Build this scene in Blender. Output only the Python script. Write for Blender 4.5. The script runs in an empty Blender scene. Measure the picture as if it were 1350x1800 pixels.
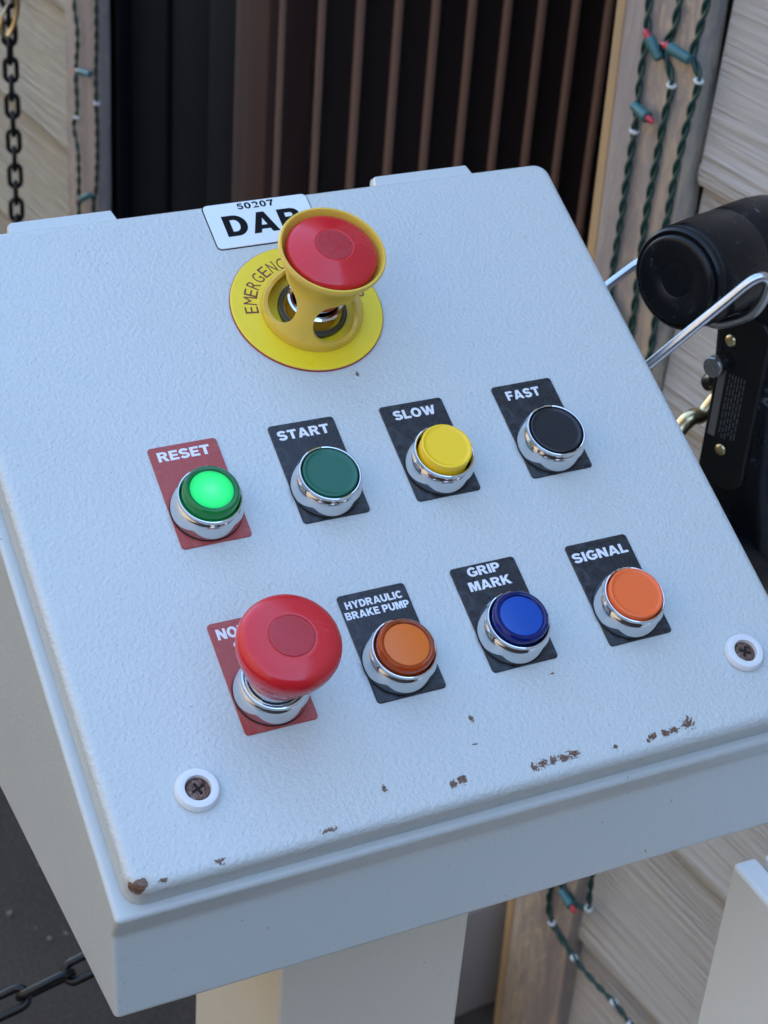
import bpy, bmesh, math, random
from mathutils import Vector, Matrix, noise
random.seed(7)
C = bpy.context.scene.collection
S = bpy.context.scene
R_ = math.radians
PI = math.pi

# ------------------------------------------------------------------ camera
# panel frame: mm, origin on the door face, x right, y up the slope, z out of the door
PROT = Matrix(((0.9998372, -0.0079876, -0.0161773),
               (0.0, 0.8966549, -0.4427301),
               (0.0180418, 0.4426580, 0.8965090)))
PORG = Vector((0, 0, 1.25))
PM = Matrix.Translation(PORG) @ PROT.to_4x4()
cv = Matrix(((0.90778717, -0.34998018, 0.23116297),
             (-0.18463823, -0.82830837, -0.52897445),
             (0.3766048, 0.4375147, -0.81654744)))       # camera axes (right, down, forward) in the panel frame
cw = PROT @ cv.transposed()
cam_d = bpy.data.cameras.new('camera'); cam = bpy.data.objects.new('camera', cam_d); C.objects.link(cam)
r, d, f = cw.col[0], cw.col[1], cw.col[2]
m = Matrix((r, -d, -f)).transposed().to_4x4()
m.translation = Vector((-0.21782, -0.58915, 1.63952))
cam.matrix_world = m
cam_d.sensor_fit = 'VERTICAL'; cam_d.sensor_height = 36; cam_d.lens = 3211.3/1800*36
cam_d.clip_start = 0.05; cam_d.clip_end = 500
cam_d.dof.use_dof = True; cam_d.dof.focus_distance = 0.725; cam_d.dof.aperture_fstop = 27
S.camera = cam

# ------------------------------------------------------------------ world, sun, exposure
SUN_EL, SUN_AZ = 32, 92            # the sun stands behind the house wall: the console is in open shade
w = bpy.data.worlds.new("World"); S.world = w; w.use_nodes = True
nt = w.node_tree
bg = nt.nodes['Background']
sky = nt.nodes.new('ShaderNodeTexSky'); sky.sky_type = 'NISHITA'; sky.sun_disc = False
sky.sun_elevation = R_(SUN_EL); sky.sun_rotation = R_(SUN_AZ)
sky.air_density = 1.0; sky.dust_density = 0.6; sky.ozone_density = 1.0
nt.links.new(sky.outputs[0], bg.inputs[0]); bg.inputs[1].default_value = 0.15
sd = bpy.data.lights.new('sun', 'SUN'); sd.energy = 2.6; sd.angle = R_(0.5); sd.color = (1.0, 0.93, 0.82)
so = bpy.data.objects.new('sun', sd); C.objects.link(so)
az = R_(SUN_AZ); el = R_(SUN_EL)
sv = Vector((math.sin(az)*math.cos(el), math.cos(az)*math.cos(el), math.sin(el)))
so.rotation_euler = (-sv).to_track_quat('-Z', 'Y').to_euler()
S.view_settings.view_transform = 'Standard'; S.view_settings.look = 'None'
S.view_settings.exposure = 2.86; S.view_settings.gamma = 1.0

# ------------------------------------------------------------------ material helpers
def mat(name, col, rough=.5, metal=0.0, spec=.5, **kw):
    m = bpy.data.materials.new(name); m.use_nodes = True
    b = m.node_tree.nodes['Principled BSDF']
    b.inputs['Base Color'].default_value = (*col, 1); b.inputs['Roughness'].default_value = rough
    b.inputs['Metallic'].default_value = metal; b.inputs['Specular IOR Level'].default_value = spec
    for k, v in kw.items(): b.inputs[k.replace('_', ' ')].default_value = v
    return m
class NG:
    def __init__(s, m):
        s.nt = m.node_tree; s.b = s.nt.nodes['Principled BSDF']; s.tc = s.nt.nodes.new('ShaderNodeTexCoord').outputs['Object']
    def n(s, t, **kw):
        x = s.nt.nodes.new(t)
        for k, v in kw.items(): setattr(x, k, v)
        return x
    def l(s, a, b): s.nt.links.new(a, b)
    def mapping(s, scale=(1,1,1), loc=(0,0,0), src=None):
        x = s.n('ShaderNodeMapping'); x.inputs['Scale'].default_value = scale; x.inputs['Location'].default_value = loc
        s.l(src or s.tc, x.inputs[0]); return x.outputs[0]
    def noise(s, vec, scale, detail=2, rough=.5, dist=0):
        x = s.n('ShaderNodeTexNoise'); s.l(vec, x.inputs['Vector'])
        x.inputs['Scale'].default_value = scale; x.inputs['Detail'].default_value = detail
        x.inputs['Roughness'].default_value = rough; x.inputs['Distortion'].default_value = dist
        return x.outputs['Fac']
    def ramp(s, fac, stops):
        x = s.n('ShaderNodeValToRGB'); e = x.color_ramp.elements
        while len(e) < len(stops): e.new(.5)
        for q, (p, c) in zip(e, stops):
            q.position = p; q.color = (*c, 1) if len(c) == 3 else c
        s.l(fac, x.inputs[0]); return x.outputs[0]
    def rampv(s, fac, a, b, va=0., vb=1.):
        x = s.n('ShaderNodeMapRange'); s.l(fac, x.inputs[0])
        for i, v in enumerate((a, b, va, vb)): x.inputs[i+1].default_value = v
        return x.outputs[0]
    def math(s, op, a, b=None, c=None):
        x = s.n('ShaderNodeMath', operation=op)
        for i, v in enumerate((a, b, c)):
            if v is None: continue
            if isinstance(v, (int, float)): x.inputs[i].default_value = v
            else: s.l(v, x.inputs[i])
        return x.outputs[0]
    def mix(s, fac, a, b):
        x = s.n('ShaderNodeMix', data_type='RGBA')
        for sock, v in ((x.inputs[0], fac), (x.inputs[6], a), (x.inputs[7], b)):
            if isinstance(v, (int, float)): sock.default_value = v
            elif isinstance(v, tuple): sock.default_value = (*v, 1)
            else: s.l(v, sock)
        return x.outputs[2]
    def bump(s, h, dist, strength=1.0, normal=None):
        x = s.n('ShaderNodeBump'); s.l(h, x.inputs['Height']); x.inputs['Distance'].default_value = dist
        x.inputs['Strength'].default_value = strength
        if normal: s.l(normal, x.inputs['Normal'])
        return x.outputs[0]
    def col(s, c): s.l(c, s.b.inputs['Base Color'])
    def rough(s, c): s.l(c, s.b.inputs['Roughness'])
    def normal(s, c): s.l(c, s.b.inputs['Normal'])

# powder coated console paint; object coords are metres in the console root frame -> use generated panel coords
PAINT = (0.53, 0.56, 0.53)
def paint_mat(name, chips=(), amp=1.0, base=PAINT, wear=(.735, .76)):
    m = mat(name, base, .30); g = NG(m)
    n1 = g.noise(g.tc, 1020, 1.0, .45, 0.3)
    n2 = g.noise(g.tc, 520, 0, .5, 0.1)
    var = g.noise(g.tc, 14, 2)
    amp_n = g.rampv(var, .3, .7, .5, 1.0)
    h = g.math('ADD', g.math('MULTIPLY', n1, amp_n), g.math('MULTIPLY', n2, .8))
    bn = g.bump(h, (.00036*amp), 1.0)
    dirt = g.noise(g.tc, 9, 4, .6)
    c = g.mix(g.rampv(dirt, .45, .8, 0, .22), base, tuple(x*.86 for x in base))
    speck = g.noise(g.tc, 260, 2, .7)
    c = g.mix(g.rampv(speck, wear[0], wear[1], 0, .55), c, (.16, .13, .10))
    g.rough(g.rampv(dirt, .3, .7, .27, .38))
    if chips:
        mask = None
        warp = g.noise(g.tc, 900, 3, .7); warp2 = g.noise(g.tc, 280, 2, .5)
        for (x, y, z, rx, ry, k) in chips:
            vs = g.n('ShaderNodeVectorMath', operation='SUBTRACT'); g.l(g.tc, vs.inputs[0]); vs.inputs[1].default_value = (x/1000, y/1000, z/1000)
            sc = g.n('ShaderNodeVectorMath', operation='MULTIPLY'); g.l(vs.outputs[0], sc.inputs[0]); sc.inputs[1].default_value = (1000/rx, 1000/ry, 1000/max(rx, ry))
            ln = g.n('ShaderNodeVectorMath', operation='LENGTH'); g.l(sc.outputs[0], ln.inputs[0])
            q = ln.outputs['Value']
            mask = q if mask is None else g.math('MINIMUM', mask, q)
        vs = g.n('ShaderNodeVectorMath', operation='SUBTRACT'); g.l(g.tc, vs.inputs[0]); vs.inputs[1].default_value = (-.0722, -.1515, -.0024)
        sc = g.n('ShaderNodeVectorMath', operation='MULTIPLY'); g.l(vs.outputs[0], sc.inputs[0]); sc.inputs[1].default_value = (215, 330, 240)
        ln = g.n('ShaderNodeVectorMath', operation='LENGTH'); g.l(sc.outputs[0], ln.inputs[0])
        corner = g.math('ADD', ln.outputs['Value'], g.math('ADD', g.math('MULTIPLY', g.math('SUBTRACT', warp, .5), .7), g.math('MULTIPLY', g.math('SUBTRACT', warp2, .5), 2.0)))
        dd = g.math('ADD', mask, g.math('ADD', g.math('MULTIPLY', g.math('SUBTRACT', warp, .5), 4.5), g.math('MULTIPLY', g.math('SUBTRACT', warp2, .5), 2.2)))
        dd = g.math('MINIMUM', dd, corner)
        mk = g.rampv(dd, .98, 1.0, 1.0, 0.0)
        halo = g.rampv(dd, 1.0, 1.55, .30, 0.0)
        rust = g.ramp(g.noise(g.tc, 1400, 3, .7), [(.3, (.06, .035, .022)), (.55, (.16, .085, .05)), (.75, (.30, .20, .14))])
        c = g.mix(halo, c, (.45, .33, .18)); c = g.mix(mk, c, rust)
        bn = g.bump(g.math('MULTIPLY', mk, -1.0), .0004, 1.0, bn)
    g.col(c); g.normal(bn)
    return m
CHIPS = [(-62,-152,-.5,1.8,.6,1), (-41,-151,0,1.6,1.1,1), (2,-150.6,0,2.6,.8,1), (28,-140.3,0,.8,1.2,1),
         (54.8,-146,0,1.5,1.2,1), (58.8,-145,0,1.4,1.4,1), (89,-147.8,0,1.5,1.3,1), (93,-147.3,0,2.0,1.3,1), (97.6,-147.2,0,1.8,1.2,1),
         (102,-147.4,0,2.1,1.6,1), (106.8,-147,0,2.0,1.7,1), (125,-148.5,0,.8,.8,1), (142,-148.2,0,1.6,1.1,1), (139.6,-149.6,0,.7,.7,1),
         (148,-148.3,0,1.7,1.1,1), (152.4,-148.0,0,2.4,1.0,1), (159.4,-147,0,2.3,2.2,1), (72.1,-122.3,0,.9,1.2,1), (69.5,-132.6,0,1.0,.4,1),
         (112.7,-112.2,0,1.3,.35,1), (86,43.4,0,.6,1.2,1)]
M = {}
M['door_paint'] = paint_mat('door_paint', CHIPS)
M['paint'] = paint_mat('console_paint', amp=.35, wear=(.722, .75))
M['smooth_paint'] = paint_mat('post_paint', amp=.35, base=(.62, .58, .48))
M['gap'] = mat('gasket_rubber', (.012, .012, .012), .8)
M['chrome'] = mat('chrome', (.72, .72, .71), .07, 1.0)
g = NG(M['chrome']); g.rough(g.rampv(g.noise(g.tc, 300, 3), .4, .8, .05, .2))
M['steel'] = mat('steel', (.42, .42, .42), .28, 1.0); g = NG(M['steel']); g.rough(g.rampv(g.noise(g.tc, 200, 3), .3, .8, .2, .45))
M['rod_steel'] = mat('rod_steel', (.60, .61, .62), .3, 1.0)
M['dark_steel'] = mat('dark_steel', (.10, .10, .10), .3, 1.0)
M['brass'] = mat('brass', (.78, .60, .32), .3, 1.0)
M['black_plastic'] = mat('black_plastic', (.013, .014, .016), .28)

def smudged(name, base, dust, rough=.25, scale=120, lo=.55, hi=.85, amt=.5):
    m = mat(name, base, rough); g = NG(m)
    n = g.noise(g.tc, scale, 5, .68, 1.2); n3 = g.noise(g.tc, scale*6, 3, .6)
    k = g.rampv(n, lo, hi, 0, amt)
    c = g.mix(k, base, dust); c = g.mix(g.rampv(n3, .66, .74, 0, amt*.7), c, dust)
    g.col(c); g.rough(g.rampv(n, .35, .8, rough*.75, rough*2.0)); return m
M['legend_black'] = smudged('legend_black', (.016, .019, .023), (.16, .18, .20), .27, 110, .52, .85, .45)
M['legend_red'] = smudged('legend_red', (.36, .052, .042), (.42, .22, .20), .3, 110, .5, .85, .45)
M['lettering'] = mat('white_lettering', (.74, .75, .76), .4)
M['black_print'] = mat('black_print', (.006, .006, .007), .6, 0, .12)
M['red_print'] = mat('red_print', (.16, .03, .012), .45)
M['legend_yellow'] = smudged('legend_yellow', (.84, .64, .02), (.50, .42, .10), .35, 70, .5, .9, .25)
g = NG(M['legend_yellow'])
M['yellow_plastic'] = mat('yellow_plastic', (.76, .49, .065), .30, Subsurface_Weight=.1)
g = NG(M['yellow_plastic']); g.col(g.mix(g.rampv(g.noise(g.tc, 90, 4), .4, .8, 0, .35), (.76, .49, .065), (.52, .34, .08)))
M['sticker'] = mat('sticker_white', (.70, .76, .76), .22)
M['red_head'] = smudged('red_head', (.60, .018, .024), (.62, .07, .08), .19, 60, .45, .95, .16)
M['red_insert'] = smudged('red_insert', (.42, .018, .024), (.55, .10, .10), .3, 160, .5, .9, .2)
M['green_cap'] = mat('green_cap', (.010, .115, .070), .32)
M['black_cap'] = mat('black_cap', (.010, .012, .016), .30)
M['yellow_cap'] = mat('yellow_cap', (.95, .61, .015), .34)
M['orange_cap'] = mat('orange_cap', (.90, .15, .030), .34)
def lens(name, col, **kw): return mat(name, col, .12, 0, .5, Transmission_Weight=kw.get('t', .6), IOR=1.45)
M['green_lens'] = lens('green_lens', (.012, .16, .05), t=.35)
M['amber_lens'] = lens('amber_lens', (.75, .15, .015), t=.7)
M['blue_lens'] = lens('blue_lens', (.01, .035, .30), t=.7)
M['amber_diffuser'] = mat('amber_diffuser', (.72, .15, .010), .3)
M['blue_diffuser'] = mat('blue_diffuser', (.001, .065, .36), .25)
m = mat('green_lit', (.004, .30, .06), .3, 0, .2); m.node_tree.nodes['Principled BSDF'].inputs['Emission Color'].default_value = (.035, 1.0, .22, 1)
m.node_tree.nodes['Principled BSDF'].inputs['Emission Strength'].default_value = .17; M['green_lit'] = m
g = NG(m); ln = g.n('ShaderNodeVectorMath', operation='LENGTH'); mp = g.mapping((1, 1, 0)); g.l(mp, ln.inputs[0])
g.l(g.ramp(g.rampv(ln.outputs['Value'], 0, .0092), [(.0, (.10, 1.0, .34)), (.45, (.035, .85, .22)), (1.0, (.004, .34, .09))]), g.b.inputs['Emission Color'])
m = mat('rusty_screw', (.12, .07, .05), .45, .7); g = NG(m)
g.col(g.ramp(g.noise(g.tc, 500, 4, .7), [(.3, (.05, .03, .025)), (.5, (.16, .09, .065)), (.75, (.36, .26, .22))])); g.normal(g.bump(g.noise(g.tc, 900, 3), .0003)); M['rust'] = m
M['washer'] = mat('white_washer', (.70, .71, .70), .3)

def wood(name, c1, c2, c3, axis, k=1.0, spots=True, bumpd=.0012, rough=.65):
    m = mat(name, c1, rough); g = NG(m)
    sc = [26.*k]*3; sc[axis] = 1.6*k
    v = g.mapping(tuple(sc)); n = g.noise(v, 1.0, 5, .65, .8)
    n2 = g.noise(g.tc, 9, 4, .65)
    c = g.ramp(n, [(.3, c1), (.52, c2), (.72, c3)])
    c = g.mix(g.rampv(n2, .5, .7, 0, .5 if spots else .15), c, c3)
    g.col(c)
    g.normal(g.bump(n, bumpd)); return m
M['trim'] = wood('weathered_trim', (.155, .145, .150), (.205, .19, .19), (.36, .28, .19), 2, 1.3)
m = mat('weathered_trim_paint', (.19, .18, .18), .6); g = NG(m)
st = g.noise(g.mapping((30, 30, 2.6)), 1, 4, .6, .5); sp = g.noise(g.mapping((95, 95, 30)), 1, 5, .75, .8)
bands = g.noise(g.mapping((11, 11, .6)), 1, 2, .5)
c = g.ramp(st, [(.3, (.21, .180, .170)), (.55, (.33, .285, .26)), (.75, (.44, .38, .32))])
c = g.mix(g.rampv(g.math('ADD', g.math('MULTIPLY', sp, .75), g.math('MULTIPLY', bands, .45)), .60, .74, 0, .9), c, (.50, .40, .28))
g.col(c); g.normal(g.bump(g.math('ADD', sp, st), .0015)); M['trim'] = m
M['amber_wood'] = wood('raw_amber_wood', (.40, .26, .12), (.46, .32, .17), (.26, .21, .17), 2, 1.0)
def siding(name, c1, c2, c3):
    m = mat(name, c1, .62); g = NG(m)
    v = g.mapping((2.4, 2.4, 60)); n = g.noise(v, 1.0, 4, .55, 2.2)
    v2 = g.mapping((6, 6, 140)); nn = g.noise(v2, 1.0, 3, .5, 1.0)
    k = g.math('ADD', g.math('MULTIPLY', n, .7), g.math('MULTIPLY', nn, .3))
    patch = g.noise(g.mapping((3, 3, 5), loc=(3, 1, 2)), 1, 3, .6)
    gate_ = g.rampv(patch, .34, .52, .15, 1.0)
    pap = g.rampv(k, .36, .62)
    c = g.mix(pap, c1, c2); c = g.mix(g.rampv(g.noise(g.tc, 16, 5, .65), .5, .75, 0, .4), c, c3)
    g.col(c); g.normal(g.bump(g.math('MULTIPLY', pap, gate_), .0028)); return m
M['siding'] = siding('tan_siding', (.37, .35, .315), (.455, .435, .395), (.43, .405, .345))
M['siding_left'] = siding('tan_siding_left', (.31, .275, .205), (.37, .33, .25), (.42, .37, .25))
M['black_door'] = mat('black_door', (.002, .003, .006), .5, 0, .2)
M['brown_wood'] = wood('brown_wood', (.025, .010, .008), (.037, .015, .012), (.05, .022, .016), 2, 1, False)
M['slat'] = wood('slat_wood', (.22, .125, .085), (.28, .16, .11), (.32, .20, .14), 2, 1, False)
M['dark_back'] = wood('dark_backing', (.010, .005, .004), (.014, .007, .006), (.020, .009, .007), 2, 1, False)
M['added_wall'] = mat('added_wall', (.15, .12, .085), .8)  # for the building added out of view as a warm reflector
M['interior'] = mat('dark_interior', (.012, .011, .011), .8)
m = mat('asphalt', (.05, .05, .05), .75); g = NG(m); g.b.inputs['Specular IOR Level'].default_value = .15
n1 = g.noise(g.tc, 3, 5, .6); n2 = g.noise(g.tc, 180, 3, .7); n3 = g.noise(g.tc, 22, 3, .6, .4)
c = g.ramp(n1, [(.3, (.044, .034, .025)), (.7, (.074, .057, .042))])
c = g.mix(g.rampv(n2, .45, .75, 0, .4), c, (.12, .11, .10)); c = g.mix(g.rampv(n3, .70, .76, 0, .6), c, (.20, .18, .15))
g.col(c); g.normal(g.bump(n2, .003)); M['ground'] = m
m = mat('concrete', (.26, .25, .24), .75); g = NG(m)
c = g.ramp(g.noise(g.tc, 7, 5, .6), [(.3, (.26, .235, .215)), (.7, (.34, .31, .285))]); g.col(c); M['concrete'] = m
M['wire_green'] = mat('green_wire', (.006, .045, .036), .35)
M['socket_green'] = mat('socket_green', (.035, .13, .135), .4)
M['bulb_red'] = mat('bulb_red', (.75, .06, .09), .08, 0, .5, Transmission_Weight=.5)
M['clip_white'] = mat('clip_white', (.75, .78, .75), .3)
m = mat('handset_black', (.004, .0045, .006), .3, 0, .3); g = NG(m)
scr = g.noise(g.mapping((60, 60, 60)), 1, 5, .75, .5)
scm = g.noise(g.mapping((500, 220, 500)), 1, 3, .6)
kk = g.math('MULTIPLY', g.rampv(scr, .60, .68), g.rampv(scm, .45, .58))
g.col(g.mix(g.math('MULTIPLY', kk, .5), (.004, .0045, .006), (.25, .27, .29))); g.rough(g.rampv(scr, .3, .7, .24, .42)); M['handset'] = m
M['handset_plate'] = mat('handset_plate', (.008, .0075, .007), .35, 0, .3)
M['cabinet'] = mat('cabinet_paint', (.86, .88, .85), .35); g = NG(M['cabinet']); g.normal(g.bump(g.noise(g.tc, 350, 2), .0001))
M['chain'] = mat('chain_black', (.012, .013, .014), .3, .5)

# ------------------------------------------------------------------ mesh helpers (panel parts in mm)
def link(name, me, parent=None, mw=None):
    o = bpy.data.objects.new(name, me); C.objects.link(o)
    if parent: o.parent = parent
    return o
def finish(name, bm, material, parent=None, local=None, smooth=True, angle=35, scale=.001, recalc=True):
    if recalc: bmesh.ops.recalc_face_normals(bm, faces=bm.faces)
    me = bpy.data.meshes.new(name)
    if scale != 1: bmesh.ops.scale(bm, vec=(scale,)*3, verts=bm.verts)
    bm.to_mesh(me); bm.free()
    if smooth:
        me.polygons.foreach_set('use_smooth', [True]*len(me.polygons)); me.set_sharp_from_angle(angle=R_(angle))
    me.materials.append(M[material] if isinstance(material, str) else material)
    o = bpy.data.objects.new(name, me); C.objects.link(o)
    if parent is not None: o.parent = parent
    if local is not None: o.matrix_local = local
    return o
def ring_rr(bm, x0, x1, y0, y1, r, z, seg=7):
    vs = []
    for cx, cy, a0 in ((x1-r, y1-r, 0), (x0+r, y1-r, 90), (x0+r, y0+r, 180), (x1-r, y0+r, 270)):
        for i in range(seg+1):
            a = R_(a0+90*i/seg); vs.append(bm.verts.new((cx+r*math.cos(a), cy+r*math.sin(a), z)))
    return vs
def loft(bm, rings, cap0=True, cap1=True):
    n = len(rings[0])
    for a, b in zip(rings, rings[1:]):
        for i in range(n): bm.faces.new((a[i], a[(i+1) % n], b[(i+1) % n], b[i]))
    if cap0: bm.faces.new(rings[0][::-1])
    if cap1: bm.faces.new(rings[-1])
def rr_solid(x0, x1, y0, y1, rc, prof, seg=7, cap0=True, cap1=True, bm=None):
    """prof: list of (inset, z)"""
    bm = bm or bmesh.new()
    rings = [ring_rr(bm, x0+i, x1-i, y0+i, y1-i, max(rc-i, .25), z, seg) for i, z in prof]
    loft(bm, rings, cap0, cap1); return bm
def lathe(prof, n=64, bm=None, center=(0,0,0), cap0=True, cap1=True):
    """prof: list of (r,z); revolve round z"""
    bm = bm or bmesh.new(); rings = []
    cx, cy, cz = center
    for r, z in prof:
        rings.append([bm.verts.new((cx+r*math.cos(2*PI*i/n), cy+r*math.sin(2*PI*i/n), cz+z)) for i in range(n)])
    loft(bm, rings, cap0, cap1); return bm
def box(bm, x0, x1, y0, y1, z0, z1):
    v = [bm.verts.new(p) for p in ((x0,y0,z0),(x1,y0,z0),(x1,y1,z0),(x0,y1,z0),(x0,y0,z1),(x1,y0,z1),(x1,y1,z1),(x0,y1,z1))]
    for q in ((3,2,1,0),(4,5,6,7),(0,1,5,4),(1,2,6,5),(2,3,7,6),(3,0,4,7)): bm.faces.new([v[i] for i in q])
    return v
def bevel(bm, w, seg=3, angle=30):
    bmesh.ops.recalc_face_normals(bm, faces=bm.faces); bm.normal_update()
    es = [e for e in bm.edges if len(e.link_faces) == 2 and e.calc_face_angle(0) > R_(angle)]
    bmesh.ops.bevel(bm, geom=es, offset=w, segments=seg, profile=.5, affect='EDGES')
def smooth_path(pts, sub=6):
    pts = [Vector(p) for p in pts]; out = []
    P = [pts[0]*2-pts[1]] + pts + [pts[-1]*2-pts[-2]]
    for i in range(1, len(P)-2):
        for k in range(sub):
            t = k/sub; a, b, c, d = P[i-1], P[i], P[i+1], P[i+2]
            out.append(.5*((2*b)+(c-a)*t+(2*a-5*b+4*c-d)*t*t+(3*b-a-3*c+d)*t**3))
    out.append(pts[-1]); return out
def tube(pts, rad, n=8, bm=None, closed=False):
    bm = bm or bmesh.new(); pts = [Vector(p) for p in pts]; rings = []
    N = len(pts); up = None
    for i, p in enumerate(pts):
        a = pts[(i-1) % N] if (closed or i > 0) else p
        b = pts[(i+1) % N] if (closed or i < N-1) else p
        t = (b-a).normalized()
        if up is None: up = t.orthogonal().normalized()
        up = (up - t*up.dot(t)).normalized(); s = t.cross(up)
        rr = rad(i/(N-1)) if callable(rad) else rad
        rings.append([bm.verts.new(p+rr*(math.cos(2*PI*k/n)*up+math.sin(2*PI*k/n)*s)) for k in range(n)])
    if closed:
        rings.append(rings[0])
        # align not needed for planar loops
        loft(bm, rings, False, False)
    else: loft(bm, rings)
    return bm
def wn(o):
    m_ = o.modifiers.new('weighted', 'WEIGHTED_NORMAL'); m_.keep_sharp = True; m_.weight = 100; return o
def root(name, loc, label, cat, group=None):
    o = bpy.data.objects.new(name, None); C.objects.link(o); o.location = loc; o.empty_display_size = .05
    o['label'] = label; o['category'] = cat
    if group: o['group'] = group
    return o
def tag(o, label, cat, group=None):
    o['label'] = label; o['category'] = cat
    if group: o['group'] = group
def text_bm(s, w=None, h=None, bold=.0, extrude=.15, spacing=1.0, xs=None):
    cu = bpy.data.curves.new('t', 'FONT'); cu.body = s; cu.size = 10; cu.extrude = 0; cu.offset = bold; cu.space_character = spacing
    cu.resolution_u = 4
    o = bpy.data.objects.new('t', cu); C.objects.link(o)
    dg = bpy.context.evaluated_depsgraph_get(); me = bpy.data.meshes.new_from_object(o.evaluated_get(dg))
    bpy.data.objects.remove(o); bpy.data.curves.remove(cu)
    bm = bmesh.new(); bm.from_mesh(me); bpy.data.meshes.remove(me)
    bmesh.ops.remove_doubles(bm, verts=bm.verts, dist=.001)
    X = [v.co.x for v in bm.verts]; Y = [v.co.y for v in bm.verts]
    x0, x1, y0, y1 = min(X), max(X), min(Y), max(Y)
    sy = h/(y1-y0) if h else 1; sx = w/(x1-x0) if w else (xs or sy)
    for v in bm.verts:
        v.co.x = (v.co.x-x0)*sx; v.co.y = (v.co.y-y0)*sy
    ret = bmesh.ops.extrude_face_region(bm, geom=list(bm.faces))
    for e in ret['geom']:
        if isinstance(e, bmesh.types.BMVert): e.co.z += extrude
    return bm
def arc(cx, cy, rx, ry, a0, a1, n=14): return [(cx+rx*math.cos(R_(a0+(a1-a0)*i/n)), cy+ry*math.sin(R_(a0+(a1-a0)*i/n))) for i in range(n+1)]
def stroke(pts, tv, th):
    """outline round a centre line: tv thick where it runs level, th where it runs upright"""
    L_, R2 = [], []
    for i, p in enumerate(pts):
        a = pts[max(i-1, 0)]; b_ = pts[min(i+1, len(pts)-1)]
        tx, ty = b_[0]-a[0], b_[1]-a[1]; l = math.hypot(tx, ty); tx /= l; ty /= l
        t = (tv*abs(tx)+th*abs(ty))/max(.001, (abs(tx)+abs(ty)))/2
        L_.append((p[0]-ty*t, p[1]+tx*t)); R2.append((p[0]+ty*t, p[1]-tx*t))
    return L_ + R2[::-1]
GL = {
 'E': (78, [[(0,0),(78,0),(78,22),(27,22),(27,40),(72,40),(72,60),(27,60),(27,78),(76,78),(76,100),(0,100)]]),
 'T': (86, [[(29,0),(57,0),(57,77),(86,77),(86,100),(0,100),(0,77),(29,77)]]),
 'F': (73, [[(0,0),(27,0),(27,38),(66,38),(66,59),(27,59),(27,78),(73,78),(73,100),(0,100)]]),
 'L': (73, [[(0,0),(73,0),(73,23),(27,23),(27,100),(0,100)]]),
 'A': (104, [[(0,0),(29,0),(35,17),(69,17),(75,0),(104,0),(67,100),(37,100)], [(41,37),(63,37),(52,70)]]),
 'W': (138, [[(28,0),(56,0),(69,50),(82,0),(110,0),(138,100),(111,100),(95,40),(81,100),(57,100),(43,40),(27,100),(0,100)]]),
 'M': (108, [[(0,0),(26,0),(26,64),(44,0),(64,0),(82,64),(82,0),(108,0),(108,100),(69,100),(54,44),(39,100),(0,100)]]),
 'N': (92, [[(0,0),(26,0),(26,54),(64,0),(92,0),(92,100),(66,100),(66,46),(28,100),(0,100)]]),
 'K': (98, [[(0,0),(27,0),(27,26),(37,37),(62,0),(98,0),(56,57),(95,100),(60,100),(27,62),(27,100),(0,100)]]),
 'H': (90, [[(0,0),(27,0),(27,39),(63,39),(63,0),(90,0),(90,100),(63,100),(63,62),(27,62),(27,100),(0,100)]]),
 'Y': (98, [[(35,0),(63,0),(63,40),(98,100),(67,100),(49,65),(31,100),(0,100),(35,40)]]),
 'I': (27, [[(0,0),(27,0),(27,100),(0,100)]]),
 'D': (90, [[(0,0)]+arc(42,50,48,50,-90,90)+[(0,100)], [(27,22)]+arc(40,50,21,28,-90,90)+[(27,78)]]),
 'P': (84, [[(0,0),(27,0),(27,33)]+arc(48,66.5,36,33.5,-90,90)+[(0,100)], [(27,54)]+arc(43,66.5,13,12.5,-90,90)+[(27,79)]]),
 'R': (93, [[(0,0),(27,0),(27,40),(34,40),(42,34),(60,0),(93,0),(75,31),(66,41)]+arc(51,71,35,29,-50,90)+[(0,100)], [(27,60)]+arc(46,70,12,10,-90,90)+[(27,80)]]),
 'B': (88, [[(0,0)]+arc(49,29,39,29,-90,62)+arc(48,76,36,24,-52,90)+[(0,100)], [(27,20)]+arc(46,31,13,11,-90,90)+[(27,42)], [(27,61)]+arc(44,70.5,11,9.5,-90,90)+[(27,80)]]),
 'O': (102, [arc(51,50,51,52,0,350,35), arc(51,50,23,29,0,350,35)]),
 'C': (97, [arc(51,50,51,52,38,325,26)+arc(51,50,23,29,-38,-322,22)]),
 'G': (98, [arc(51,50,51,52,40,302,24)+[(98,14),(98,55),(52,55),(52,35),(72,35),(72,27)]+arc(51,50,24,29,-62,-318,22)]),
 'U': (92, [[(0,100)]+arc(46,40,46,42,180,360,22)+[(92,100),(65,100)]+arc(46,40,19,19,0,-180,14)+[(27,100)]]),
 'S': (88, [stroke(arc(44,70.5,31,20,18,262,20)+arc(44,29.5,31,20,82,-164,20), 23, 27)]),
 '0': (76, [arc(38,50,38,51,0,350,30), arc(38,50,14,31,0,350,30)]),
 '5': (76, [stroke([(70,88),(24,88),(19,54),(30,60)]+arc(40,34,26,23,95,-160,16), 21, 22)]),
 '2': (76, [stroke(arc(37,70,26,20,170,-30,14)+[(14,11)], 21, 24)[:15]+[(0,0),(75,0),(75,22),(40,22)]+stroke(arc(37,70,26,20,170,-30,14)+[(14,11)], 21, 24)[17:]]),
 '7': (74, [[(18,0),(44,0),(48,30),(58,55),(74,80),(74,100),(0,100),(0,78),(47,78),(27,42)]]),
 ' ': (30, [])}
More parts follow.
